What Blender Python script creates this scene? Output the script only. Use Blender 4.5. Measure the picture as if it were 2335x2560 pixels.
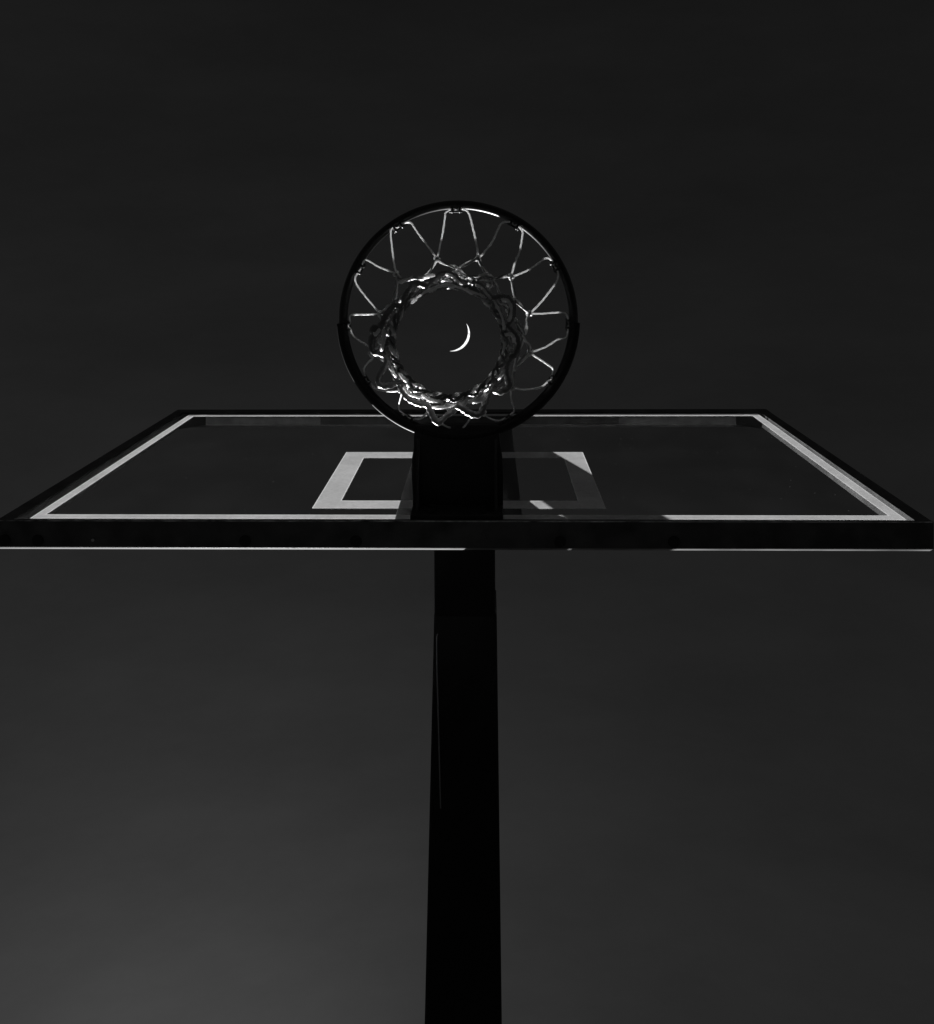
import bpy, bmesh, math, random
from mathutils import Vector, Matrix, noise

# ------------------------------------------------------------------ camera, light, exposure
PAINT = .47      # albedo of the painted lines
S = bpy.context.scene
for o in list(bpy.data.objects): bpy.data.objects.remove(o)
C = S.collection
S.render.resolution_x, S.render.resolution_y = 934, 1024
S.view_settings.view_transform = 'Standard'
S.view_settings.look = 'None'
S.view_settings.exposure = 1.0
S.view_settings.gamma = 1.0

cd = bpy.data.cameras.new("camera"); cam = bpy.data.objects.new("camera", cd); C.objects.link(cam)
cd.sensor_fit = 'VERTICAL'; cd.sensor_height = 36.0; cd.lens = 36.0 * 2263.5 / 2560
cd.shift_y = -0.265625
cd.clip_start = 0.02; cd.clip_end = 20000
cam.matrix_world = Matrix(((0.999733, 0.005299, 0.022498, 0.0612),
                           (0.005765, -0.999769, -0.020693, -0.2034),
                           (0.022383, 0.020817, -0.999533, 1.1881),
                           (0, 0, 0, 1)))
S.camera = cam

SUN = Vector((-0.346, 1.0, 0.934)).normalized()      # towards the sun: behind the board, a little left
el = math.asin(SUN.z); az = math.atan2(SUN.x, SUN.y)
ld = bpy.data.lights.new("sun", 'SUN'); ld.energy = 5.0; ld.angle = math.radians(0.53); ld.color = (1.0, 1.0, 1.0)
sun = bpy.data.objects.new("sun", ld); C.objects.link(sun)
sun.location = SUN * 30; sun.rotation_euler = SUN.to_track_quat('Z', 'Y').to_euler()

W = bpy.data.worlds.new("World"); S.world = W; W.use_nodes = True
nt = W.node_tree; nt.nodes.clear()
sky = nt.nodes.new('ShaderNodeTexSky'); sky.sky_type = 'NISHITA'; sky.sun_disc = False
sky.sun_elevation = el; sky.sun_rotation = az; sky.altitude = 300; sky.air_density = 1.0; sky.dust_density = 0.3; sky.ozone_density = 1.5
sep = nt.nodes.new('ShaderNodeSeparateColor')         # black and white through a red filter: only the red of the blue sky is left
tcw = nt.nodes.new('ShaderNodeTexCoord'); nzw = nt.nodes.new('ShaderNodeTexNoise'); nzw.inputs['Scale'].default_value = 5.0; nzw.inputs['Detail'].default_value = 9; nzw.inputs['Roughness'].default_value = .65
mrw = nt.nodes.new('ShaderNodeMapRange'); mrw.inputs['From Min'].default_value = .3; mrw.inputs['From Max'].default_value = .7; mrw.inputs['To Min'].default_value = .88; mrw.inputs['To Max'].default_value = 1.12   # thin veil of high haze
pw = nt.nodes.new('ShaderNodeMath'); pw.operation = 'MULTIPLY'
mpw = nt.nodes.new('ShaderNodeMapping'); mpw.inputs['Scale'].default_value = (.7, 2.2, 1); mpw.inputs['Rotation'].default_value = (0, 0, .5)
nt.links.new(tcw.outputs['Generated'], mpw.inputs['Vector']); nt.links.new(mpw.outputs[0], nzw.inputs['Vector']); nt.links.new(nzw.outputs['Fac'], mrw.inputs['Value']); nt.links.new(mrw.outputs[0], pw.inputs[1])
mul = nt.nodes.new('ShaderNodeMath'); mul.operation = 'MULTIPLY'; mul.inputs[1].default_value = 0.126
bg = nt.nodes.new('ShaderNodeBackground'); bg.inputs['Strength'].default_value = 0.05
wo = nt.nodes.new('ShaderNodeOutputWorld')
nt.links.new(sky.outputs[0], sep.inputs[0]); mn = nt.nodes.new('ShaderNodeMath'); mn.operation = 'MINIMUM'; mn.inputs[1].default_value = 60     # low air is no brighter than this through the filter
nt.links.new(sep.outputs[0], mn.inputs[0]); nt.links.new(mn.outputs[0], pw.inputs[0]); nt.links.new(pw.outputs[0], mul.inputs[0])
nt.links.new(mul.outputs[0], bg.inputs['Color']); nt.links.new(bg.outputs[0], wo.inputs['Surface'])

# ------------------------------------------------------------------ materials (black and white)
def principled(name, base, rough=0.5, metal=0.0, spec=0.5, nscale=None, namt=0.0, bump=0.0, bscale=200):
    m = bpy.data.materials.new(name); m.use_nodes = True; t = m.node_tree
    p = t.nodes['Principled BSDF']
    p.inputs['Base Color'].default_value = (base, base, base, 1); p.inputs['Roughness'].default_value = rough
    p.inputs['Metallic'].default_value = metal; p.inputs['Specular IOR Level'].default_value = spec
    tc = t.nodes.new('ShaderNodeTexCoord')
    if nscale:
        n = t.nodes.new('ShaderNodeTexNoise'); n.inputs['Scale'].default_value = nscale; n.inputs['Detail'].default_value = 8
        r = t.nodes.new('ShaderNodeMapRange'); r.inputs['From Min'].default_value = .3; r.inputs['From Max'].default_value = .7
        r.inputs['To Min'].default_value = base * (1 - namt); r.inputs['To Max'].default_value = base * (1 + namt)
        t.links.new(tc.outputs['Object'], n.inputs['Vector']); t.links.new(n.outputs['Fac'], r.inputs['Value'])
        t.links.new(r.outputs[0], p.inputs['Base Color'])
        r2 = t.nodes.new('ShaderNodeMapRange'); r2.inputs['To Min'].default_value = max(.05, rough - .15); r2.inputs['To Max'].default_value = min(1, rough + .15)
        t.links.new(n.outputs['Fac'], r2.inputs['Value']); t.links.new(r2.outputs[0], p.inputs['Roughness'])
    if bump:
        n = t.nodes.new('ShaderNodeTexNoise'); n.inputs['Scale'].default_value = bscale; n.inputs['Detail'].default_value = 4
        b = t.nodes.new('ShaderNodeBump'); b.inputs['Strength'].default_value = bump; b.inputs['Distance'].default_value = .001
        t.links.new(tc.outputs['Object'], n.inputs['Vector']); t.links.new(n.outputs['Fac'], b.inputs['Height'])
        t.links.new(b.outputs[0], p.inputs['Normal'])
    return m

M_black = principled("black_powder_coat", .09, .55, spec=.3, nscale=18, namt=.5, bump=.25, bscale=420)
M_pole = principled("black_painted_steel", .010, .6, spec=.25, nscale=6, namt=.4, bump=.2, bscale=160)
M_rim = principled("rim_paint", .014, .42, nscale=30, namt=.4, bump=.3, bscale=300)
M_steel = principled("galvanised_steel", .6, .5, metal=.2, nscale=40, namt=.25)
M_grey = principled("grey_channel_lining", .26, .6, nscale=25, namt=.3)
M_lip = principled('worn_alloy_lip', .19, .85, spec=.08, nscale=11, namt=.75)
M_edge_strip = principled('mottled_grey_strip', .45, .5, nscale=40, namt=.95)
M_rubber = principled("dark_rubber", .02, .8)
def cord(name, base, scale, sub=1.0, coat=.8, rough=.4):
    m = principled(name, base, rough, spec=.8, nscale=120, namt=.15, bump=.6, bscale=900)
    p = m.node_tree.nodes["Principled BSDF"]
    p.inputs["Subsurface Weight"].default_value = sub; p.inputs["Subsurface Scale"].default_value = scale
    p.inputs["Subsurface Radius"].default_value = (1, 1, 1)
    p.inputs["Coat Weight"].default_value = coat; p.inputs["Coat Roughness"].default_value = .28
    return m
M_cord = cord("nylon_cord", .93, .008)                        # light copy of the white cord, for the loops and glints
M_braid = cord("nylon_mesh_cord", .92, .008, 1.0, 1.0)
M_thick = cord("shaded_braided_cord", .14, .001, 0.0, 1.0, .35)  # dark copy of the cord, shade put into its colour
M_ground = principled("dark_asphalt", .004, .95, spec=.08, nscale=3, namt=.35, bump=.5, bscale=60)
M_highlight = principled("highlight_grey", .22, .4)

def paint_material(name="white_glass_paint", k=1.0):
    m = bpy.data.materials.new(name); m.use_nodes = True; t = m.node_tree; t.nodes.clear()
    out = t.nodes.new('ShaderNodeOutputMaterial')
    d = t.nodes.new('ShaderNodeBsdfDiffuse'); tr = t.nodes.new('ShaderNodeBsdfTranslucent'); mx = t.nodes.new('ShaderNodeMixShader')
    tc = t.nodes.new('ShaderNodeTexCoord')
    n = t.nodes.new('ShaderNodeTexNoise'); n.inputs['Scale'].default_value = 14; n.inputs['Detail'].default_value = 10
    n.inputs['Roughness'].default_value = .7
    sc = t.nodes.new('ShaderNodeTexNoise'); sc.inputs['Scale'].default_value = 160; sc.inputs['Detail'].default_value = 3
    ad = t.nodes.new('ShaderNodeMath'); ad.operation = 'MULTIPLY_ADD'; ad.inputs[1].default_value = .45
    r = t.nodes.new('ShaderNodeMapRange'); r.inputs['From Min'].default_value = .45; r.inputs['From Max'].default_value = 1.0
    r.inputs['To Min'].default_value = PAINT * k * .80; r.inputs['To Max'].default_value = PAINT * k * 1.20
    t.links.new(tc.outputs['Object'], n.inputs['Vector']); t.links.new(tc.outputs['Object'], sc.inputs['Vector'])
    t.links.new(sc.outputs['Fac'], ad.inputs[0]); t.links.new(n.outputs['Fac'], ad.inputs[2]); t.links.new(ad.outputs[0], r.inputs['Value'])
    up = t.nodes.new('ShaderNodeMath'); up.operation = 'MULTIPLY'; up.inputs[1].default_value = 1.9; up.use_clamp = True   # reflects more than it passes
    t.links.new(r.outputs[0], up.inputs[0]); t.links.new(up.outputs[0], d.inputs['Color']); t.links.new(r.outputs[0], tr.inputs['Color'])
    mx.inputs[0].default_value = .36
    t.links.new(d.outputs[0], mx.inputs[1]); t.links.new(tr.outputs[0], mx.inputs[2]); t.links.new(mx.outputs[0], out.inputs['Surface'])
    return m
M_paint = paint_material()
M_paint_edge = paint_material('bright_paint_edge', 1.55)      # brighter rim put into the colour along the line edges

def glass_material():
    m = bpy.data.materials.new("board_glass"); m.use_nodes = True; t = m.node_tree; t.nodes.clear()
    out = t.nodes.new('ShaderNodeOutputMaterial')
    tp = t.nodes.new('ShaderNodeBsdfTransparent'); tp.inputs['Color'].default_value = (.93, .93, .93, 1)
    gl = t.nodes.new('ShaderNodeBsdfGlossy'); gl.inputs['Roughness'].default_value = .03; gl.inputs['Color'].default_value = (.8, .8, .8, 1)
    fr = t.nodes.new('ShaderNodeFresnel'); fr.inputs['IOR'].default_value = 1.3
    mx = t.nodes.new('ShaderNodeMixShader')
    # dust specks and smears on the pane
    tc = t.nodes.new('ShaderNodeTexCoord')
    v = t.nodes.new('ShaderNodeTexVoronoi'); v.inputs['Scale'].default_value = 26
    lt = t.nodes.new('ShaderNodeMath'); lt.operation = 'LESS_THAN'; lt.inputs[1].default_value = .035
    n = t.nodes.new('ShaderNodeTexNoise'); n.inputs['Scale'].default_value = 5; n.inputs['Detail'].default_value = 8
    nr = t.nodes.new('ShaderNodeMapRange'); nr.inputs['From Min'].default_value = .45; nr.inputs['From Max'].default_value = .8
    nr.inputs['To Min'].default_value = 0; nr.inputs['To Max'].default_value = .0015
    ml = t.nodes.new('ShaderNodeMath'); ml.operation = 'MULTIPLY_ADD'; ml.inputs[1].default_value = .06
    du = t.nodes.new('ShaderNodeBsdfTranslucent'); du.inputs['Color'].default_value = (.6, .6, .6, 1)
    mx2 = t.nodes.new('ShaderNodeMixShader')
    t.links.new(tc.outputs['Object'], v.inputs['Vector']); t.links.new(tc.outputs['Object'], n.inputs['Vector'])
    t.links.new(v.outputs['Distance'], lt.inputs[0]); t.links.new(lt.outputs[0], ml.inputs[0])
    t.links.new(n.outputs['Fac'], nr.inputs['Value']); t.links.new(nr.outputs[0], ml.inputs[2])
    ge = t.nodes.new('ShaderNodeNewGeometry'); fb = t.nodes.new('ShaderNodeMath'); fb.operation = 'SUBTRACT'; fb.inputs[0].default_value = 1; fb.use_clamp = True
    ff = t.nodes.new('ShaderNodeMath'); ff.operation = 'MULTIPLY'
    t.links.new(ge.outputs['Backfacing'], fb.inputs[1]); t.links.new(fb.outputs[0], ff.inputs[0]); t.links.new(fr.outputs[0], ff.inputs[1])
    t.links.new(ff.outputs[0], mx.inputs[0]); t.links.new(tp.outputs[0], mx.inputs[1]); t.links.new(gl.outputs[0], mx.inputs[2])
    t.links.new(ml.outputs[0], mx2.inputs[0]); t.links.new(mx.outputs[0], mx2.inputs[1]); t.links.new(du.outputs[0], mx2.inputs[2])
    t.links.new(mx2.outputs[0], out.inputs['Surface'])
    return m
M_glass = glass_material()

def emission_material(name, strength):
    m = bpy.data.materials.new(name); m.use_nodes = True; t = m.node_tree; t.nodes.clear()
    out = t.nodes.new('ShaderNodeOutputMaterial'); e = t.nodes.new('ShaderNodeEmission'); e.inputs['Strength'].default_value = strength
    tc = t.nodes.new('ShaderNodeTexCoord'); n = t.nodes.new('ShaderNodeTexNoise'); n.inputs['Scale'].default_value = .05; n.inputs['Detail'].default_value = 5
    r = t.nodes.new('ShaderNodeMapRange'); r.inputs['From Min'].default_value = .3; r.inputs['From Max'].default_value = .7
    r.inputs['To Min'].default_value = strength * .35; r.inputs['To Max'].default_value = strength * 1.0      # maria and highlands
    t.links.new(tc.outputs['Object'], n.inputs['Vector']); t.links.new(n.outputs['Fac'], r.inputs['Value']); t.links.new(r.outputs[0], e.inputs['Strength'])
    t.links.new(e.outputs[0], out.inputs['Surface']); return m
M_moon = emission_material("moonlight", .9)

# ------------------------------------------------------------------ helpers
def link(name, bm, mat, parent=None, smooth=False, origin=None):
    """one mesh object in world coordinates, its origin moved to `origin`, under `parent`"""
    bmesh.ops.recalc_face_normals(bm, faces=bm.faces)
    me = bpy.data.meshes.new(name)
    if origin is not None: bmesh.ops.translate(bm, vec=-Vector(origin), verts=bm.verts)
    bm.to_mesh(me); bm.free(); me.materials.append(mat)
    if smooth:
        for p in me.polygons: p.use_smooth = True
    o = bpy.data.objects.new(name, me); C.objects.link(o)
    loc = Vector(origin) if origin is not None else Vector((0, 0, 0))
    if parent is not None:
        o.parent = parent; o.location = loc - parent_world(parent)
    else: o.location = loc
    return o
def parent_world(p):
    v = Vector(p.location)
    return v + (parent_world(p.parent) if p.parent else Vector((0, 0, 0)))
def empty(name, loc):
    o = bpy.data.objects.new(name, None); C.objects.link(o); o.location = loc; return o
def tag(o, label=None, cat=None, group=None, kind=None):
    for k, v in (('label', label), ('category', cat), ('group', group), ('kind', kind)):
        if v: o[k] = v
    return o
def box(bm, x0, x1, y0, y1, z0, z1, bev=0.0, seg=2):
    t = bmesh.new(); bmesh.ops.create_cube(t, size=1)
    for v in t.verts: v.co = Vector(((x0 + x1) / 2 + v.co.x * (x1 - x0), (y0 + y1) / 2 + v.co.y * (y1 - y0), (z0 + z1) / 2 + v.co.z * (z1 - z0)))
    if bev: bmesh.ops.bevel(t, geom=t.edges[:], offset=bev, segments=seg, profile=.5, affect='EDGES')
    merge(bm, t)
def merge(bm, t):
    me = bpy.data.meshes.new("tmp"); t.to_mesh(me); t.free(); bm.from_mesh(me); bpy.data.meshes.remove(me)
def prism_x(bm, prof, x0, x1, bev=0.0):
    """polygon prof [(y,z)] extruded along x"""
    t = bmesh.new()
    a = [t.verts.new((x0, y, z)) for y, z in prof]; b = [t.verts.new((x1, y, z)) for y, z in prof]; n = len(prof)
    t.faces.new(a); t.faces.new(b[::-1])
    for i in range(n): t.faces.new((a[i], b[i], b[(i + 1) % n], a[(i + 1) % n]))
    bmesh.ops.recalc_face_normals(t, faces=t.faces)
    if bev: bmesh.ops.bevel(t, geom=t.edges[:], offset=bev, segments=2, profile=.5, affect='EDGES')
    merge(bm, t)
def prism_z(bm, prof, z0, z1, bev=0.0):
    t = bmesh.new()
    a = [t.verts.new((x, y, z0)) for x, y in prof]; b = [t.verts.new((x, y, z1)) for x, y in prof]; n = len(prof)
    t.faces.new(a); t.faces.new(b[::-1])
    for i in range(n): t.faces.new((a[i], b[i], b[(i + 1) % n], a[(i + 1) % n]))
    bmesh.ops.recalc_face_normals(t, faces=t.faces)
    if bev: bmesh.ops.bevel(t, geom=t.edges[:], offset=bev, segments=2, profile=.5, affect='EDGES')
    merge(bm, t)
def cyl(bm, p, axis, r, h, n=24, r2=None):
    t = bmesh.new(); bmesh.ops.create_cone(t, segments=n, radius1=r, radius2=r if r2 is None else r2, depth=h, cap_ends=True)
    q = Vector(axis).to_track_quat('Z', 'Y').to_matrix().to_4x4()
    bmesh.ops.transform(t, matrix=Matrix.Translation(Vector(p)) @ q, verts=t.verts); merge(bm, t)
def smooth_path(P, step=.004, closed=False):
    P = [Vector(p) for p in P]; n = len(P); out = []
    segs = n if closed else n - 1
    for i in range(segs):
        if closed: p0, p1, p2, p3 = P[(i - 1) % n], P[i], P[(i + 1) % n], P[(i + 2) % n]
        else: p0, p1, p2, p3 = P[max(i - 1, 0)], P[i], P[i + 1], P[min(i + 2, n - 1)]
        k = max(2, int((p2 - p1).length / step))
        for j in range(k):
            t = j / k
            out.append(.5 * ((2 * p1) + (p2 - p0) * t + (2 * p0 - 5 * p1 + 4 * p2 - p3) * t * t + (3 * p1 - p0 - 3 * p2 + p3) * t ** 3))
    if not closed: out.append(P[-1])
    return out
def rope(bm, P, r, closed=False, lobes=3, depth=.16, pitch=.022, step=.0035, sides=12, flat=0.0, seed=0, rough=.0, mi=0):
    """a laid cord along P: a lobed section that twists along its length"""
    Q = smooth_path(P, step, closed); n = len(Q)
    T = []
    for i in range(n):
        a = Q[(i - 1) % n] if closed else Q[max(i - 1, 0)]; b = Q[(i + 1) % n] if closed else Q[min(i + 1, n - 1)]
        d = b - a; T.append(d.normalized() if d.length > 1e-9 else Vector((0, 0, 1)))
    nrm = T[0].orthogonal().normalized(); rings = []; s = 0
    for i in range(n):
        if i: s += (Q[i] - Q[i - 1]).length
        nrm = (nrm - T[i] * nrm.dot(T[i]))
        nrm = nrm.normalized() if nrm.length > 1e-6 else T[i].orthogonal().normalized()
        bi = T[i].cross(nrm); ring = []
        w = 1 + rough * noise.noise(Q[i] * 55 + Vector((seed, 0, 0)))
        for k in range(sides):
            a = 2 * math.pi * k / sides
            rr = r * w * (1 + depth * math.cos(lobes * (a - 2 * math.pi * s / pitch)))
            ring.append(bm.verts.new(Q[i] + nrm * (math.cos(a) * rr) + bi * (math.sin(a) * rr * (1 - flat))))
        rings.append(ring)
    m = n if closed else n - 1
    for i in range(m):
        A, B = rings[i], rings[(i + 1) % n]
        if closed and i == n - 1:       # pick the twist offset that joins with least shear
            off = min(range(sides), key=lambda o: sum((A[k].co - B[(k + o) % sides].co).length for k in range(0, sides, 3)))
            B = [B[(k + off) % sides] for k in range(sides)]
        for k in range(sides): bm.faces.new((A[k], A[(k + 1) % sides], B[(k + 1) % sides], B[k])).material_index = mi
    if not closed: bm.faces.new(rings[0][::-1]); bm.faces.new(rings[-1])
def tube(bm, P, r, closed=False, sides=12, step=.004, smoothp=True):
    rope(bm, P, r, closed, 1, 0.0, 1.0, step, sides)

# ------------------------------------------------------------------ ground
bm = bmesh.new(); bmesh.ops.create_grid(bm, x_segments=8, y_segments=8, size=3000)
g = link('ground', bm, M_ground); tag(g, kind='structure')

# ------------------------------------------------------------------ basketball hoop
RZ = 3.05
hoop = empty('basketball_hoop', (0, 2.0, 0))
tag(hoop, 'black basketball hoop with clear framed backboard on a dark square pole, seen from directly below', 'basketball hoop')

# pole: foot, post, two arms and the slanting brace, all one welded steel thing
AX0, AX1 = -.0600, .0745
bm = bmesh.new()
box(bm, -.058, .068, 1.90, 2.10, .03, 3.93, .006)
box(bm, -.20, .21, 1.80, 2.20, .004, .03, .003)
box(bm, AX0, AX1, .462, .70, 3.165, 3.30, .004)                     # root of the lower arm
tb = bmesh.new(); prism_x(tb, [(.66, 3.168), (2.0, 2.62), (2.0, 2.80), (.66, 3.30)], AX0 - .0008, AX1 + .003, .004)
for v in tb.verts:
    v.co.x += (v.co.y - .66) / 1.34 * (-.013 if v.co.x < 0 else .007)      # it widens towards the post
merge(bm, tb)   # brace running down to the post
prism_x(bm, [(.70, 3.27), (.86, 3.20), (.86, 3.385), (.845, 3.389), (.70, 3.328)], AX0 + .002, AX1 + .0022, .002)    # block added to keep stray sun off the board's lower edge
box(bm, AX0 + .003, AX1 - .003, .462, 1.92, 3.72, 3.935, .004)      # upper arm
for sx in (-1, 1):
    for sy in (-1, 1): cyl(bm, (.005 + sx * .165, 2 + sy * .165, .04), (0, 0, 1), .014, .025, 6)
pole = link('pole', bm, M_pole, hoop, origin=(0, 2.0, 0))
bm = bmesh.new()
tube(bm, [(-.0515, .700, 3.1506), (-.0540, .706, 3.1480), (-.0535, .74, 3.1340), (-.0510, .80, 3.1095), (-.0462, .90, 3.0686), (-.0412, 1.005, 3.0256)], .0014, step=.01, sides=8)  # thin grey tube added as the highlight line under the brace
link('pole_highlight', bm, M_highlight, hoop)

# backboard: the pane with its frame, painted lines, lining and bolts
board = None
bm = bmesh.new(); box(bm, -.908, .906, .392, .404, 2.974, 4.0, .001, 1)
board = link('backboard', bm, M_glass, hoop, origin=(0, .398, 2.974))
FX0, FX1, FZ0, FZ1, FY0, FY1 = -.925, .930, 2.9650, 4.0311, .3895, .4455
bm = bmesh.new()
prism_x(bm, [(FY0, FZ0 + .001), (FY0 + .002, FZ0), (FY1 - .003, FZ0), (FY1 - .001, FZ0 + .002), (FY1 - .001, FZ0 + .034), (FY1 - .004, FZ0 + .034), (FY1 - .004, FZ0 + .006), (.4065, FZ0 + .006), (.4065, FZ0 + .0105), (FY0, FZ0 + .0105)], FX0, FX1)
prism_x(bm, [(FY0, FZ1 - .044), (.3905, FZ1 - .044), (.3905, FZ1 - .026), (.4065, FZ1 - .026), (.4065, FZ1 - .003), (FY1, FZ1 - .003), (FY1, FZ1), (FY0, FZ1)], FX0, FX1)
for x0, x1 in ((FX0, FX0 + .031), (FX1 - .031, FX1)):
    box(bm, x0, x1, FY0 + .0006, .3905, FZ0 + .0107, FZ1 - .0442)
for x0, x1 in ((FX0, FX0 + .014), (FX1 - .014, FX1)):
    box(bm, x0, x1, .3907, FY1 - .0005, FZ0 + .0345, FZ1 - .0035)
link('frame', bm, M_black, board)
bm = bmesh.new()
prism_x(bm, [(FY1 - .0026, FZ0 + .0002), (FY1 + .0060, FZ0 + .0140), (FY1 + .0046, FZ0 + .0154), (FY1 - .0006, FZ0 + .0060)], FX0 + .0005, FX1 - .0005)
link('rear_lip', bm, M_lip, board)
bm = bmesh.new(); box(bm, FX0 + .002, FX1 - .002, FY0 - .0007, FY0 + .0012, FZ0 - .0005, FZ0 + .0009)  # thin mottled grey strip along the frame's lower front edge
link('front_edge_strip', bm, M_edge_strip, board)
# galvanised lining strip inside the top of the channel
bm = bmesh.new()
box(bm, -.825, -.4640, .4070, .4300, 3.9980, 4.0020)
box(bm, .4665, .8280, .4070, .4300, 3.9980, 4.0020)
box(bm, -.825, .828, .4302, .4325, 3.9940, 4.0275)
link('channel_lining', bm, M_grey, board)
bm = bmesh.new(); box(bm, -.4638, .4663, .4068, .4300, 3.9960, 4.0040, .001)
link('stiffener_bar', bm, M_black, board)
for sx, xo, xi in ((-1, -.9085, -.8255), (1, .9065, .8285)):
    bm = bmesh.new()
    prism_z(bm, [(xo, .4068), (xi, .4068), (xi, .4305), (xo, .4440)], 3.9965, 4.0015)
    link('corner_gusset', bm, M_pole, board)
# painted lines
def paint_ring(name, x0, x1, z0, z1, wx, wz0, wz1, y, wr=None):
    wr = wr or wx
    bm = bmesh.new()
    o = [(x0, z0), (x1, z0), (x1, z1), (x0, z1)]; i = [(x0 + wx, z0 + wz0), (x1 - wr, z0 + wz0), (x1 - wr, z1 - wz1), (x0 + wx, z1 - wz1)]
    e = .0022
    o2 = [(x0 + e, z0 + e), (x1 - e, z0 + e), (x1 - e, z1 - e), (x0 + e, z1 - e)]
    i2 = [(x0 + wx - e, z0 + wz0 - e), (x1 - wr + e, z0 + wz0 - e), (x1 - wr + e, z1 - wz1 + e), (x0 + wx - e, z1 - wz1 + e)]
    L = [[bm.verts.new((p[0], y, p[1])) for p in q] for q in (o, o2, i2, i)]
    for b_, mi in ((0, 1), (1, 0), (2, 1)):
        for k in range(4):
            f = bm.faces.new((L[b_][k], L[b_][(k + 1) % 4], L[b_ + 1][(k + 1) % 4], L[b_ + 1][k])); f.material_index = mi
    ob = link(name, bm, M_paint, board); ob.data.materials.append(M_paint_edge); return ob
paint_ring('border_line', -.866, .8865, 2.9850, 3.9715, .0215, .025, .030, .3914, .0245)
paint_ring('target_square', -.3065, .3035, 3.0517, 3.509, .0535, .052, .056, .3914)
# bolts recessed in the underside of the frame
for x in (-.907, -.840, -.4233, -.2024, .2013, .4251):
    bm = bmesh.new()
    cyl(bm, (x, .4296, FZ0 - .0004), (0, 0, 1), .0105, .0026, 28)
    tube(bm, [(x + .0108 * math.cos(a), .4296 + .0108 * math.sin(a), FZ0 - .0006) for a in [2 * math.pi * k / 24 for k in range(24)]], .0011, True, 6, .003)
    link('bolt', bm, M_rubber, board, origin=(x, .4296, FZ0))
bm = bmesh.new(); cyl(bm, (-.7284, .4280, FZ0 - .001), (0, 0, 1), .0032, .003, 12, .0022)
link('screw_head', bm, M_steel, board, origin=(-.7284, .428, FZ0))
# mounting plate behind the pane
bm = bmesh.new()
PY0, PY1 = .4240, .4402
for x0, x1 in ((-.1385, -.0960), (.0885, .1325)): box(bm, x0, x1, PY0, PY1, 2.9745, 4.0200, .0015)
for z0, z1 in ((2.9750, 3.0000), (3.1650, 3.3000), (3.7250, 3.7800), (3.9000, 4.0195)): box(bm, -.0955, .0880, PY0 + .0005, PY1 - .0005, z0, z1, .0015)
box(bm, AX0 + .004, AX1 - .004, PY1 + .0003, .4618, 3.170, 3.296); box(bm, AX0 + .006, AX1 - .006, PY1 + .0003, .4618, 3.726, 3.930)
link('mounting_plate', bm, M_pole, board)

# rim
rim_r = .2284 + .0090
bm = bmesh.new()
circ = [2 * math.pi * k / 96 for k in range(96)]
tube(bm, [(rim_r * math.cos(a), rim_r * math.sin(a), RZ) for a in circ], .0090, True, 20, .5)
rim = link('rim', bm, M_rim, hoop, smooth=True, origin=(0, 0, RZ))
bm = bmesh.new()
arc = [math.radians(1.5 + 177 * k / 48) for k in range(49)]
tube(bm, [((.2286 + .0110) * math.cos(a), (.2286 + .0110) * math.sin(a), RZ - .003) for a in arc], .0107, False, 20, .5)
link('reinforcing_ring', bm, M_pole, rim, smooth=True)
bm = bmesh.new()
prism_z(bm, [(-.0905, .215), (-.0925, .247), (-.0925, .262), (-.0965, .285), (-.0975, .3235), (-.0950, .3905), (.0905, .3905), (.0915, .3235), (.0900, .285), (.0850, .25), (.082, .215)], RZ - .012, RZ + .004, .0015)
box(bm, -.0950, .0890, .3800, .3912, 2.9735, RZ + .003, .001)
prism_x(bm, [(.24, RZ - .011), (.379, RZ - .011), (.379, 2.990)], -.086, -.080)
prism_x(bm, [(.24, RZ - .011), (.379, RZ - .011), (.379, 2.990)], .073, .079)
for x in (-.055, .05):
    for z in (2.990, 3.015): cyl(bm, (x, .377, z), (0, 1, 0), .009, .008, 6)
link('rim_bracket', bm, M_rim, rim)
HA = [-90.7, -59.4, -29, 2.1, 32.7, 64.3, 92, 117.3, 146.8, 177.2, -152.1, -122.3]
hk0 = None
for d in HA:
    bm = bmesh.new(); a = math.radians(d)
    for s in (-1, 1):
        b = a + s * math.radians(2.0)
        def P(r, z, bb=b): return (r * math.cos(bb), r * math.sin(bb), z)
        tube(bm, [P(.2360, RZ - .006), P(.2295, RZ - .0085), P(.2245, RZ - .0080), P(.2225, RZ - .0045), P(.2240, RZ - .001)], .0026, False, 8, .003)
    tube(bm, [(.2236 * math.cos(a + t * math.radians(3.6)), .2236 * math.sin(a + t * math.radians(3.6)), RZ - .0015) for t in (-1, -.5, 0, .5, 1)], .0022, False, 8, .004)
    link('net_hook', bm, M_rim, rim, smooth=True, origin=(.228 * math.cos(a), .228 * math.sin(a), RZ - .006))

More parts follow.
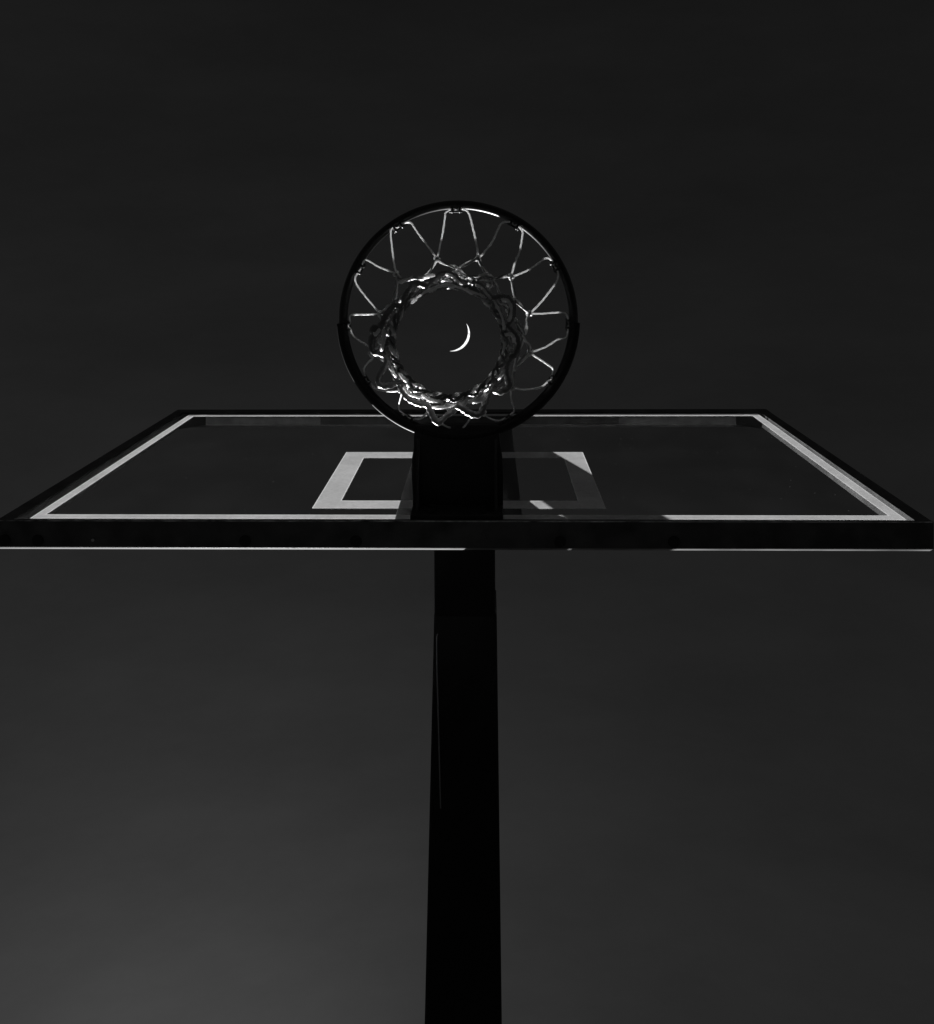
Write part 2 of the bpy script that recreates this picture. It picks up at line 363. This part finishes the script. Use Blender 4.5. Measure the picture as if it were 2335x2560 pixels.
# ------------------------------------------------------------------ net
BRIGHT = [[[0.0842,-0.0814,2.582],[0.0925,-0.0798,2.5757],[0.0959,-0.0721,2.5466],[0.0948,-0.0636,2.5289],[0.0922,-0.0547,2.527]],[[0.0424,-0.101,2.6351],[0.0534,-0.097,2.63],[0.0599,-0.0888,2.6094],[0.0652,-0.0838,2.5915]],[[-0.0058,-0.1187,2.637],[0.003,-0.116,2.637],[0.0117,-0.1087,2.637],[0.0165,-0.1043,2.6369]],[[0.0704,-0.0799,2.5757],[0.0763,-0.0721,2.5466],[0.0818,-0.0636,2.5289],[0.0845,-0.0516,2.527],[0.0851,-0.0394,2.527]],[[0.0864,-0.0313,2.527],[0.0901,-0.0353,2.527],[0.0952,-0.0357,2.527],[0.0992,-0.0302,2.527],[0.1002,-0.0241,2.527]],[[0.0864,-0.0231,2.527],[0.0849,-0.013,2.527],[0.0824,-0.0028,2.527]],[[-0.0627,-0.0785,2.5682],[-0.053,-0.0843,2.5915],[-0.0453,-0.0875,2.6037],[-0.0336,-0.0932,2.6212],[-0.0189,-0.0993,2.6329],[-0.0015,-0.1012,2.6351],[0.014,-0.0987,2.6324],[0.0317,-0.0929,2.6212],[0.0492,-0.088,2.6066],[0.0588,-0.0823,2.5852]],[[-0.0946,-0.042,2.527],[-0.0934,-0.0298,2.527],[-0.096,-0.0196,2.527],[-0.0973,-0.0124,2.527]],[[-0.0823,-0.044,2.527],[-0.0797,-0.0379,2.527],[-0.0828,-0.0308,2.527]],[[-0.085,-0.0165,2.527],[-0.0809,-0.0103,2.527],[-0.0759,-0.0032,2.527]],[[-0.0832,0.0132,2.527],[-0.0791,0.0213,2.527],[-0.0767,0.0275,2.527]],[[-0.072,0.0224,2.527],[-0.0649,0.0295,2.527],[-0.0598,0.0347,2.527]],[[-0.065,0.0439,2.527],[-0.0539,0.0537,2.527],[-0.0406,0.0607,2.527]],[[-0.0375,0.0558,2.527],[-0.0253,0.0619,2.527],[-0.0091,0.0656,2.527]],[[-0.0228,0.0742,2.527],[-0.0081,0.0726,2.527],[0.0103,0.0705,2.527]],[[0.0327,0.0669,2.527],[0.0429,0.064,2.527],[0.051,0.0604,2.527],[0.0602,0.0532,2.527]],[[-0.0477,-0.1119,2.637],[-0.0344,-0.1144,2.637],[-0.0239,-0.117,2.637]],[[-0.0819,-0.1054,2.637],[-0.0719,-0.1098,2.637],[-0.0598,-0.1128,2.637]],[[0.0766,0.0318,2.527],[0.0807,0.0247,2.527],[0.0838,0.0176,2.527]],[[0.0572,0.04,2.527],[0.0624,0.0328,2.527]],[[-0.1093,-0.038,2.527],[-0.1048,-0.0349,2.527],[-0.1001,-0.042,2.527]],[[-0.1115,-0.0341,2.92],[-0.1036,-0.0367,2.92],[-0.0983,-0.0362,2.92]],[[0.13,0.0246,2.92],[0.1365,0.0325,2.92],[0.1404,0.0457,2.92]],[[0.1184,-0.007,2.92],[0.1262,0.0035,2.92],[0.1301,0.0154,2.92]],[[0.1233,0.0601,2.92],[0.1167,0.0707,2.92],[0.1119,0.0799,2.92]]]
MOUTH = [[0.0859,-0.0229,2.535],[0.0856,-0.0156,2.535],[0.0846,-0.0084,2.535],[0.083,-0.0013,2.535],[0.0808,0.0057,2.535],[0.0779,0.0124,2.535],[0.0745,0.0189,2.535],[0.0706,0.025,2.535],[0.0661,0.0308,2.535],[0.0612,0.0362,2.535],[0.0558,0.0411,2.535],[0.05,0.0456,2.535],[0.0438,0.0495,2.535],[0.0373,0.0528,2.535],[0.0305,0.0556,2.535],[0.0235,0.0578,2.535],[0.0164,0.0594,2.535],[0.0091,0.0603,2.535],[0.0018,0.0607,2.535],[-0.0055,0.0603,2.535],[-0.0127,0.0594,2.535],[-0.0199,0.0578,2.535],[-0.0268,0.0556,2.535],[-0.0336,0.0527,2.535],[-0.04,0.0494,2.535],[-0.0462,0.0454,2.535],[-0.052,0.0409,2.535],[-0.0573,0.036,2.535],[-0.0622,0.0306,2.535],[-0.0666,0.0248,2.535],[-0.0705,0.0186,2.535],[-0.0739,0.0121,2.535],[-0.0766,0.0053,2.535],[-0.0788,-0.0017,2.535],[-0.0803,-0.0088,2.535],[-0.0812,-0.016,2.535],[-0.0815,-0.0233,2.535],[-0.0811,-0.0306,2.535],[-0.0801,-0.0379,2.535],[-0.0785,-0.045,2.535],[-0.0762,-0.052,2.535],[-0.0733,-0.0587,2.535],[-0.0703,-0.0648,2.5386],[-0.0673,-0.0699,2.549],[-0.064,-0.0744,2.5633],[-0.0603,-0.0785,2.579],[-0.056,-0.0822,2.5942],[-0.051,-0.0857,2.6076],[-0.0453,-0.089,2.6187],[-0.039,-0.0918,2.6272],[-0.0321,-0.0943,2.6333],[-0.0249,-0.0964,2.6373],[-0.0173,-0.0978,2.6398],[-0.0096,-0.0987,2.6411],[-0.0017,-0.099,2.6414],[0.0061,-0.0987,2.6411],[0.014,-0.0977,2.6398],[0.0217,-0.0962,2.6373],[0.0292,-0.0941,2.6333],[0.0366,-0.0915,2.6272],[0.0435,-0.0886,2.6187],[0.0501,-0.0853,2.6076],[0.0562,-0.0818,2.5942],[0.0618,-0.078,2.579],[0.0668,-0.0739,2.5633],[0.0712,-0.0694,2.549],[0.075,-0.0643,2.5386],[0.0783,-0.0582,2.535],[0.0811,-0.0515,2.535],[0.0832,-0.0445,2.535],[0.0847,-0.0374,2.535],[0.0857,-0.0302,2.535]]
ROWS = [[[0.1131,0.0087,2.7983],[0.0909,0.0743,2.7958],[0.0615,0.1003,2.7953],[-0.0113,0.1294,2.8119],[-0.0643,0.1066,2.8033],[-0.1068,0.0621,2.8099],[-0.1275,0.0106,2.7989],[-0.1163,-0.0455,2.82],[-0.0653,-0.0906,2.8667],[0.0011,-0.1055,2.8624],[0.065,-0.0881,2.8608],[0.1013,-0.0424,2.806]],[[0.1016,0.0184,2.7068],[0.0638,0.0816,2.7146],[0.0243,0.0964,2.7177],[-0.0222,0.0984,2.7085],[-0.0719,0.0802,2.7138],[-0.107,0.0289,2.711],[-0.1055,-0.0268,2.7065],[-0.092,-0.0683,2.7595],[-0.0305,-0.1029,2.7927],[0.0277,-0.0961,2.7815],[0.0597,-0.076,2.7717],[0.0963,-0.0201,2.7055]],[[0.096,-0.0024,2.6317],[0.0815,0.0323,2.6231],[0.053,0.0667,2.6227],[-0.0085,0.0773,2.6197],[-0.0415,0.0724,2.6264],[-0.0856,0.0261,2.6202],[-0.0951,-0.0126,2.6323],[-0.084,-0.0516,2.6364],[-0.0537,-0.0926,2.7217],[-0.0146,-0.1041,2.718],[0.0426,-0.0869,2.7046],[0.0832,-0.0528,2.6316]],[[0.089,-0.0064,2.547],[0.0675,0.033,2.547],[0.017,0.06,2.547],[-0.0259,0.0633,2.547],[-0.0623,0.0388,2.547],[-0.0785,0.0071,2.547],[-0.0847,-0.0383,2.547],[-0.064,-0.0759,2.585],[-0.0172,-0.101,2.656],[0.0303,-0.0936,2.6462],[0.0637,-0.0786,2.5978],[0.0828,-0.0434,2.547]]]
LOOPS = [[[[-0.0084,-0.2293,3.044],[-0.0139,-0.2276,3.0409],[-0.0234,-0.2208,3.0329],[-0.0252,-0.2074,3.0226],[-0.0277,-0.1827,3.0017],[-0.0321,-0.1585,2.9789],[-0.0355,-0.1376,2.9578],[-0.0375,-0.1304,2.95]],[[0.0029,-0.2292,3.044],[0.01,-0.2291,3.0404],[0.0208,-0.2234,3.0325],[0.0271,-0.2099,3.0217],[0.0342,-0.1824,2.9986],[0.0398,-0.1582,2.9766],[0.0429,-0.1373,2.9564],[0.0426,-0.1309,2.95]]],[[[0.1122,-0.2005,3.044],[0.1051,-0.2019,3.0398],[0.0938,-0.2012,3.0316],[0.0867,-0.1943,3.0236],[0.0781,-0.1765,3.0063],[0.0697,-0.1605,2.989],[0.0547,-0.1423,2.9649],[0.0453,-0.1322,2.95]],[[0.122,-0.1959,3.044],[0.1269,-0.1909,3.04],[0.1327,-0.1814,3.0322],[0.1317,-0.1704,3.0236],[0.1258,-0.1435,2.9998],[0.1153,-0.12,2.9754],[0.1073,-0.0966,2.95]]],[[[0.1967,-0.1158,3.044],[0.1913,-0.1237,3.0381],[0.1825,-0.1277,3.0308],[0.1736,-0.1244,3.0229],[0.153,-0.1118,3.0004],[0.1329,-0.1022,2.9777],[0.1083,-0.095,2.95]],[[0.2023,-0.1052,3.044],[0.2048,-0.0984,3.0398],[0.2047,-0.089,3.033],[0.1998,-0.0784,3.0239],[0.1845,-0.0606,3.0039],[0.1651,-0.041,2.9781],[0.1434,-0.0236,2.95]]],[[[0.226,0.0012,3.044],[0.2232,-0.0088,3.0368],[0.2152,-0.0168,3.0273],[0.1883,-0.0191,3.0009],[0.1678,-0.0198,2.9785],[0.1434,-0.0228,2.95]],[[0.226,0.0144,3.044],[0.2243,0.0235,3.0376],[0.2213,0.0323,3.0297],[0.2147,0.0351,3.0236],[0.1998,0.0367,3.0107],[0.1761,0.047,2.9853],[0.1431,0.0532,2.95]]],[[[0.1917,0.1144,3.044],[0.1936,0.1045,3.0355],[0.1919,0.0962,3.0272],[0.1849,0.0898,3.0171],[0.1682,0.0752,2.9916],[0.1431,0.0543,2.95]],[[0.1852,0.1251,3.044],[0.1746,0.132,3.032],[0.1611,0.1347,3.0167],[0.132,0.1315,2.9819],[0.1081,0.1223,2.95]]],[[[0.1112,0.1912,3.044],[0.1143,0.183,3.0348],[0.1096,0.164,3.0103],[0.1061,0.1412,2.9782],[0.1068,0.1223,2.95]],[[0.0954,0.2025,3.044],[0.0861,0.2029,3.0294],[0.0748,0.1983,3.0087],[0.061,0.1861,2.9779],[0.0517,0.1719,2.95]]],[[[0.0044,0.2222,3.044],[0.0118,0.2174,3.0349],[0.0192,0.2045,3.0179],[0.028,0.1901,2.9965],[0.0449,0.1747,2.9631],[0.0517,0.1711,2.95]],[[-0.0125,0.2222,3.044],[-0.0205,0.2188,3.0341],[-0.0333,0.2056,3.0103],[-0.0451,0.1845,2.9774],[-0.0536,0.1678,2.95]]],[[[-0.0916,0.2032,3.044],[-0.0784,0.1979,3.0198],[-0.0698,0.1891,2.9985],[-0.0609,0.1751,2.9691],[-0.0542,0.1678,2.95]],[[-0.1071,0.1966,3.044],[-0.1144,0.1884,3.0322],[-0.1196,0.1796,3.0195],[-0.1181,0.163,3.0],[-0.1106,0.139,2.9688],[-0.1103,0.1252,2.95]]],[[[-0.1816,0.1284,3.044],[-0.1713,0.1365,3.0291],[-0.1549,0.1378,3.0091],[-0.1324,0.1343,2.98],[-0.1108,0.1268,2.95]],[[-0.1914,0.1159,3.044],[-0.1925,0.1062,3.0334],[-0.1902,0.0938,3.0178],[-0.1785,0.0772,2.9915],[-0.1658,0.0653,2.9673],[-0.1675,0.0551,2.95]]],[[[-0.2215,0.0173,3.044],[-0.2176,0.0246,3.0349],[-0.2103,0.031,3.0226],[-0.1947,0.0371,3.0008],[-0.1741,0.0439,2.97],[-0.1675,0.0524,2.95]],[[-0.2225,0.0045,3.044],[-0.2221,-0.0032,3.0379],[-0.2204,-0.011,3.0306],[-0.2127,-0.0146,3.0226],[-0.1816,-0.0185,2.9892],[-0.1489,-0.0232,2.95]]],[[[-0.2038,-0.1014,3.044],[-0.2079,-0.0946,3.0388],[-0.2097,-0.0853,3.0311],[-0.2018,-0.0722,3.0182],[-0.1818,-0.052,2.9925],[-0.1622,-0.0351,2.9672],[-0.1494,-0.0246,2.95]],[[-0.1972,-0.1126,3.044],[-0.1956,-0.117,3.0408],[-0.1862,-0.1259,3.0298],[-0.1603,-0.1146,3.0009],[-0.1381,-0.1076,2.9746],[-0.1183,-0.103,2.95]]],[[[-0.1297,-0.1926,3.044],[-0.1356,-0.187,3.0383],[-0.1354,-0.1746,3.0277],[-0.1308,-0.1528,3.0064],[-0.1247,-0.1265,2.9773],[-0.1177,-0.1041,2.95]],[[-0.1183,-0.1982,3.044],[-0.1079,-0.2009,3.0381],[-0.0945,-0.2009,3.0291],[-0.0807,-0.1828,3.0115],[-0.0626,-0.1612,2.9873],[-0.0448,-0.1402,2.9616],[-0.0375,-0.131,2.95]]]]
KNOTS = [[-0.0375,-0.1299,2.95],[0.0426,-0.1309,2.95],[0.1067,-0.095,2.95],[0.1421,-0.0228,2.95],[0.1418,0.054,2.95],[0.1073,0.1223,2.95],[0.0517,0.1714,2.95],[-0.0539,0.1678,2.95],[-0.1097,0.1252,2.95],[-0.1672,0.0546,2.95],[-0.1489,-0.0232,2.95],[-0.1167,-0.1009,2.95]]
CONNECTORS = [[0.0028,[-0.0375,-0.1299,2.95],[-0.0419,-0.1214,2.9325],[-0.0475,-0.1105,2.915],[-0.0529,-0.1036,2.8975],[-0.0608,-0.0983,2.88]],[0.0036,[-0.0375,-0.1299,2.95],[-0.0273,-0.1252,2.9338],[-0.0134,-0.1194,2.9175],[0.0002,-0.1167,2.9012],[0.0046,-0.1144,2.885]],[0.0036,[0.0426,-0.1309,2.95],[0.0308,-0.1262,2.936],[0.0179,-0.1203,2.922],[0.0065,-0.1158,2.908],[-0.0021,-0.1101,2.894],[-0.0145,-0.1045,2.88]],[0.0034,[0.0426,-0.1309,2.95],[0.0493,-0.117,2.9333],[0.0572,-0.106,2.9167],[0.065,-0.1004,2.9]],[0.0032,[0.0046,-0.1144,2.885],[0.0106,-0.112,2.8587],[0.0176,-0.1071,2.8325],[0.028,-0.1025,2.8062],[0.0406,-0.1005,2.78]],[0.0032,[0.065,-0.1004,2.9],[0.0749,-0.0885,2.8467],[0.0804,-0.0787,2.7933],[0.0856,-0.0746,2.74]],[0.0034,[0.1067,-0.095,2.95],[0.0967,-0.098,2.9288],[0.0859,-0.0972,2.9075],[0.0753,-0.0955,2.8862],[0.0649,-0.102,2.865],[0.0499,-0.1051,2.8438],[0.0401,-0.1039,2.8225],[0.0245,-0.1036,2.8012],[0.0165,-0.103,2.78]],[0.0034,[0.1067,-0.095,2.95],[0.109,-0.078,2.92],[0.112,-0.0621,2.89],[0.1123,-0.0544,2.86]],[0.003,[0.1107,-0.0589,2.81],[0.1085,-0.0448,2.8025],[0.1094,-0.0285,2.795],[0.1152,-0.0159,2.7875],[0.1233,-0.0035,2.78]],[0.0034,[0.1421,-0.0228,2.95],[0.1297,-0.0372,2.906],[0.1179,-0.0517,2.862],[0.1066,-0.0631,2.818],[0.0886,-0.073,2.774],[0.0761,-0.0767,2.73]],[0.0033,[0.1421,-0.0228,2.95],[0.135,-0.0118,2.9233],[0.1323,0.0034,2.8967],[0.1276,0.0104,2.87]],[0.0034,[0.1418,0.054,2.95],[0.1394,0.0361,2.908],[0.1309,0.0175,2.866],[0.1263,0.002,2.824],[0.1174,-0.0202,2.782],[0.1089,-0.0345,2.74]],[0.0036,[0.1418,0.054,2.95],[0.1275,0.0561,2.8933],[0.114,0.06,2.8367],[0.1073,0.0594,2.78]],[0.0032,[0.1073,0.1223,2.95],[0.1097,0.1011,2.936],[0.1109,0.0828,2.922],[0.1164,0.057,2.908],[0.1238,0.0315,2.894],[0.128,0.0116,2.88]],[0.0034,[0.1073,0.1223,2.95],[0.0985,0.101,2.8767],[0.0945,0.0706,2.8033],[0.0908,0.0347,2.73]],[0.0036,[0.1073,0.1223,2.95],[0.0952,0.1172,2.9083],[0.0791,0.1125,2.8667],[0.0662,0.1066,2.825],[0.0564,0.1036,2.7833],[0.0399,0.105,2.7417],[0.0313,0.0967,2.7]],[0.0038,[0.0518,0.1671,2.93],[0.0539,0.1428,2.88],[0.0612,0.1176,2.83],[0.0673,0.0957,2.78],[0.073,0.0722,2.73],[0.0784,0.0474,2.68]],[0.0036,[-0.0539,0.1678,2.95],[-0.0571,0.1501,2.916],[-0.0677,0.1379,2.882],[-0.0803,0.1285,2.848],[-0.086,0.1118,2.814],[-0.0913,0.093,2.78]],[0.0032,[-0.1097,0.1252,2.95],[-0.1134,0.1001,2.9025],[-0.1135,0.0789,2.855],[-0.1134,0.061,2.8075],[-0.1154,0.0436,2.76]],[0.0038,[-0.1672,0.0546,2.95],[-0.1513,0.0492,2.895],[-0.1344,0.0474,2.84],[-0.1219,0.0463,2.785],[-0.1168,0.046,2.73]],[0.003,[-0.1672,0.0546,2.95],[-0.1536,0.0385,2.8933],[-0.1376,0.0255,2.8367],[-0.1247,0.0103,2.78]],[0.0034,[-0.1489,-0.0232,2.95],[-0.1398,-0.0185,2.895],[-0.1314,-0.0118,2.84],[-0.1215,-0.006,2.785],[-0.1165,0.0036,2.73]],[0.0036,[-0.1489,-0.0232,2.95],[-0.1327,-0.0364,2.8975],[-0.1178,-0.0491,2.845],[-0.1011,-0.0612,2.7925],[-0.084,-0.0682,2.74]],[0.0028,[-0.1167,-0.1009,2.95],[-0.112,-0.0824,2.9075],[-0.1104,-0.065,2.865],[-0.1104,-0.0561,2.8225],[-0.1096,-0.0503,2.78]],[0.004,[-0.1167,-0.1009,2.95],[-0.1056,-0.0935,2.9183],[-0.0923,-0.0941,2.8867],[-0.0742,-0.0986,2.855],[-0.0567,-0.1018,2.8233],[-0.0398,-0.1069,2.7917],[-0.0235,-0.1104,2.76]],[0.0028,[-0.1167,-0.1009,2.95],[-0.1085,-0.0872,2.9333],[-0.0976,-0.0896,2.9167],[-0.0883,-0.0946,2.9]]]
THICK = [[0.0048,[-0.0762,-0.0541,2.565],[-0.0713,-0.0673,2.5802],[-0.0706,-0.0786,2.6206],[-0.0675,-0.0907,2.661],[-0.0597,-0.1004,2.6755],[-0.0461,-0.0997,2.6754],[-0.0357,-0.096,2.6722],[-0.0292,-0.104,2.677],[-0.0167,-0.1153,2.6773],[-0.0032,-0.1181,2.6776],[0.0081,-0.1117,2.6779],[0.0159,-0.1038,2.6782],[0.0283,-0.1014,2.6784]],[0.0048,[-0.0686,-0.07,2.5741],[-0.0822,-0.0733,2.5842],[-0.0903,-0.0652,2.5601],[-0.0957,-0.0556,2.5524],[-0.1009,-0.0442,2.5517],[-0.1061,-0.036,2.551],[-0.1134,-0.0268,2.5503],[-0.115,-0.0165,2.5496],[-0.1123,-0.0072,2.5489],[-0.1029,-0.0042,2.5482],[-0.0935,-0.0001,2.5475]],[0.005,[-0.0921,-0.0178,2.5545],[-0.094,-0.0031,2.5557],[-0.093,0.0096,2.5568],[-0.098,0.0202,2.558],[-0.1045,0.0309,2.5592],[-0.1062,0.0405,2.5603],[-0.1007,0.0464,2.5615],[-0.0893,0.0466,2.5627],[-0.0747,0.0427,2.5638],[-0.0623,0.0477,2.565],[-0.0478,0.0595,2.5662],[-0.0311,0.0651,2.5673],[-0.0123,0.0685,2.5685]],[0.0048,[-0.0738,0.0416,2.5545],[-0.0677,0.0533,2.5556],[-0.0596,0.0661,2.5567],[-0.0472,0.0726,2.5577],[-0.0327,0.0753,2.5588],[-0.0265,0.0856,2.5599],[-0.0204,0.0984,2.561],[-0.0153,0.1029,2.562],[-0.0101,0.1,2.5631],[0.0004,0.0907,2.5642],[0.0119,0.0826,2.5653],[0.0214,0.0765,2.5663],[0.0319,0.0662,2.5674],[0.0424,0.0622,2.5685]],[0.0047,[0.0116,0.0747,2.5475],[0.0218,0.0794,2.5498],[0.0321,0.0865,2.5522],[0.0413,0.0904,2.5545],[0.0496,0.0882,2.5568],[0.0538,0.0793,2.5592],[0.0591,0.0672,2.5615],[0.0665,0.053,2.5638],[0.0739,0.0387,2.5662],[0.0792,0.0265,2.5685]],[0.0051,[0.0352,-0.1039,2.675],[0.0487,-0.0984,2.6728],[0.0577,-0.0894,2.657],[0.0675,-0.0807,2.6283],[0.0796,-0.0823,2.6341],[0.0915,-0.0806,2.6275],[0.098,-0.075,2.6051],[0.098,-0.0653,2.5729],[0.0951,-0.0529,2.5619],[0.0899,-0.0425,2.5615]],[0.0048,[0.0877,-0.046,2.558],[0.097,-0.0376,2.5583],[0.1053,-0.0261,2.5586],[0.1078,-0.0146,2.559],[0.1031,-0.001,2.5593],[0.0948,0.0053,2.5596],[0.0896,0.0147,2.5599],[0.0889,0.0293,2.5602],[0.0925,0.0461,2.5605],[0.0884,0.0525,2.5609],[0.0758,0.0556,2.5612],[0.0655,0.0504,2.5615]],[0.0047,[-0.1061,-0.0412,2.551],[-0.1112,-0.0444,2.551],[-0.1144,-0.0392,2.551],[-0.1092,-0.036,2.551],[-0.103,-0.0412,2.551],[-0.0998,-0.0495,2.551]],[0.0047,[-0.089,-0.0269,2.565],[-0.0924,-0.0163,2.5662],[-0.0947,-0.0035,2.5673],[-0.0918,0.0114,2.5685],[-0.0836,0.0243,2.5697],[-0.0796,0.0393,2.5708],[-0.0734,0.0458,2.572]]]
random.seed(7)
net = empty('basketball_net', (0, 0, RZ))
tag(net, 'sunlit white cord net hanging tangled from the black rim around the crescent moon', 'net')
for i, L in enumerate(LOOPS):
    bm = bmesh.new(); a = math.radians(HA[i])
    apex = (.2262 * math.cos(a), .2262 * math.sin(a), RZ + .001)
    A, B = L
    P = [tuple(p) for p in A[::-1]] + [apex] + [tuple(p) for p in B]
    rope(bm, P, .0019, depth=.10, pitch=.012, step=.003, sides=10, flat=.12, seed=i, rough=.25)
    link('net_loop', bm, M_cord, net, smooth=True, origin=apex)
def trefoil(c, R, r, rnd):
    c = Vector(c); q = Matrix.Rotation(rnd.uniform(0, 6), 3, 'Z') @ Matrix.Rotation(rnd.uniform(-.7, .7), 3, 'X')
    pts = []
    for k in range(24):
        t = 2 * math.pi * k / 24
        pts.append(c + q @ Vector(((math.sin(t) + 2 * math.sin(2 * t)) * R / 3, (math.cos(t) - 2 * math.cos(2 * t)) * R / 3, -math.sin(3 * t) * R / 2.2)))
    bm = bmesh.new(); rope(bm, pts, r, True, depth=.08, pitch=.012, step=.002, sides=8)
    return bm
rnd = random.Random(3)
for p in KNOTS:
    link('knot', trefoil(p, .0052, .0023, rnd), M_cord, net, smooth=True, origin=p)
# upper mesh: doubled cords running from the first row of knots into the tangle
bm = bmesh.new()
for i, c in enumerate(CONNECTORS):
    r, P = c[0], [Vector(p) for p in c[1:]]
    for s in (-1, 1):
        Q = []
        for j, p in enumerate(P):
            w = .0016 + .0008 * math.sin(j * 1.9 + i)
            Q.append(p + Vector((s * w * math.cos(j * 1.3 + i), s * w * math.sin(j * 1.3 + i), s * .0012)))
        rope(bm, Q, r * .62, depth=.10, pitch=.012, step=.003, sides=8, flat=.1, seed=i + s, rough=.3, mi=int(s < 0))
link('upper_mesh', bm, M_braid, net, smooth=True).data.materials.append(M_thick)
# lower mesh: rows of crossing cords closing in on the mouth
nodes = [[Vector(p) for p in row] for row in ROWS]
bm = bmesh.new()
for k in range(len(nodes) - 1):
    for n in range(12):
        for o in ((0, -1) if k % 2 == 0 else (0, 1)):
            p, q = nodes[k][n], nodes[k + 1][(n + o) % 12]
            mid = (p + q) / 2; out = Vector((mid.x, mid.y, 0)).normalized()
            mid += out * rnd.uniform(-.003, .008) + Vector((0, 0, rnd.uniform(-.004, .004)))
            path = [p, p.lerp(mid, .5) + out * .001, mid, mid.lerp(q, .5), q]
            r_ = rnd.uniform(.0015, .0021); ph = rnd.uniform(0, 6)
            for s_ in (-1, 1):      # two strands laid round each other
                Q = [v + Vector((math.cos(ph + 2.2 * m_), math.sin(ph + 2.2 * m_), .6 * math.sin(ph + 1.7 * m_))) * (s_ * .0017) for m_, v in enumerate(path)]
                rope(bm, Q, r_, depth=.22, pitch=.012, step=.0022, sides=10, seed=n + 20 * k + s_, rough=.5, mi=int(s_ < 0 or rnd.random() < .3))
link('lower_mesh', bm, M_braid, net, smooth=True).data.materials.append(M_thick)  # dark strands among the white imitate the shaded sides of the cord
for row in nodes[:1]:
    for p in row:
        link('knot', trefoil(p, .0062, .0028, rnd), M_braid, net, smooth=True, origin=p)
# the mouth: two wavering cords wound round each other
bm = bmesh.new()
for s in (0, 1, 2):
    P = []
    for k in range(144):
        a = 2 * math.pi * k / 144; v = (Vector(MOUTH[k // 2]) + Vector(MOUTH[((k + 1) // 2) % 72])) / 2; out = Vector((math.cos(a), math.sin(a), 0))
        v += out * ((-.0006 if s == 2 else .0006) + ((.0018 if s == 2 else .0038) * math.cos(a * 17 + s * 2.1)) + .0030 * noise.noise(Vector((math.cos(a) * 3, math.sin(a) * 3, s * 5.0))))
        v.z += .0042 * math.sin(a * 17 + s * 2.1) + .005 * noise.noise(Vector((math.cos(a) * 2, math.sin(a) * 2, 9))) + s * .004
        P.append(v)
    rope(bm, P, .0027 if s == 2 else .0023, True, depth=.28, pitch=.013, step=.0025, sides=12, seed=s, rough=.35, mi=int(s < 2))
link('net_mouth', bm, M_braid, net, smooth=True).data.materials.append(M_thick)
# thick braided cords that sag round the tangle
for i, c in enumerate(THICK):
    bm = bmesh.new()
    rope(bm, [Vector(p) for p in c[1:]], c[0] * .9, depth=.17, pitch=.026, step=.0025, sides=16, seed=i, rough=.45)
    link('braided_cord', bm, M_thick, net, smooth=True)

# short white strands added as sun glints on the tangle
for i, P in enumerate(BRIGHT):
    P = [Vector(p) + Vector((rnd.uniform(-1, 1), rnd.uniform(-1, 1), rnd.uniform(-1, 1))) * .0008 for p in P]
    P[0].z += .008; P[-1].z += .008
    bm = bmesh.new(); rope(bm, P, .0026 if i < 21 else .0018, depth=.2, pitch=.012, step=.0022, sides=10, seed=i, rough=.7, flat=.2)
    link('glint_strand', bm, M_cord, net, smooth=True, origin=tuple(P[0]))

# ------------------------------------------------------------------ moon: the lit crescent, far away
D = 6000.0
dirv = Vector((-.0328, .1277, .9971)).normalized()
R3 = Matrix(((0.999733, 0.005299, 0.022498), (0.005765, -0.999769, -0.020693), (0.022383, 0.020817, -0.999533)))
ex = R3 @ Vector((1, 0, 0)); ey = R3 @ Vector((0, -1, 0))
px = D / 2263.5
def arc_pts(A, B, sag, n):
    """circular arc A->B bulging by sag to the lower right"""
    A = Vector(A); B = Vector(B); m = (A + B) / 2; h = (B - A) / 2; c = h.length; nn = Vector((-h.y, h.x)).normalized()
    if nn.x < 0: nn = -nn
    R = (c * c + sag * sag) / (2 * sag); ctr = m + nn * (sag - R); th = math.asin(min(1, c / R))
    u = h.normalized(); return [ctr + nn * (R * math.cos(t)) + u * (R * math.sin(t)) for t in [-th + 2 * th * k / (n - 1) for k in range(n)]]
outer = arc_pts((20.2, -34.0), (-21.6, 35.0), 27.5, 40)
inner = arc_pts((20.2, -34.0), (-21.6, 35.0), 21.3, 40)
bm = bmesh.new(); base = dirv * D
def mp(p, d): return base + ex * (p.x * px) + ey * (p.y * px) + dirv * d
rows_ = []
for k in range(40):
    a, b = outer[k], inner[k]; m_ = a.lerp(b, .5); w = (a - b).length * px
    rows_.append([bm.verts.new(mp(a, 0)), bm.verts.new(mp(m_, -w * .35)), bm.verts.new(mp(b, 0)), bm.verts.new(mp(m_, w * .5))])
for k in range(39):
    for j in range(4): bm.faces.new((rows_[k][j], rows_[k][(j + 1) % 4], rows_[k + 1][(j + 1) % 4], rows_[k + 1][j]))
bmesh.ops.remove_doubles(bm, verts=bm.verts, dist=.01)
moon = link('moon', bm, M_moon, origin=base)
tag(moon, 'thin bright white crescent moon framed inside the hoop and net', 'moon')
moon['label'] = 'thin bright white crescent moon framed inside the hoop and net'
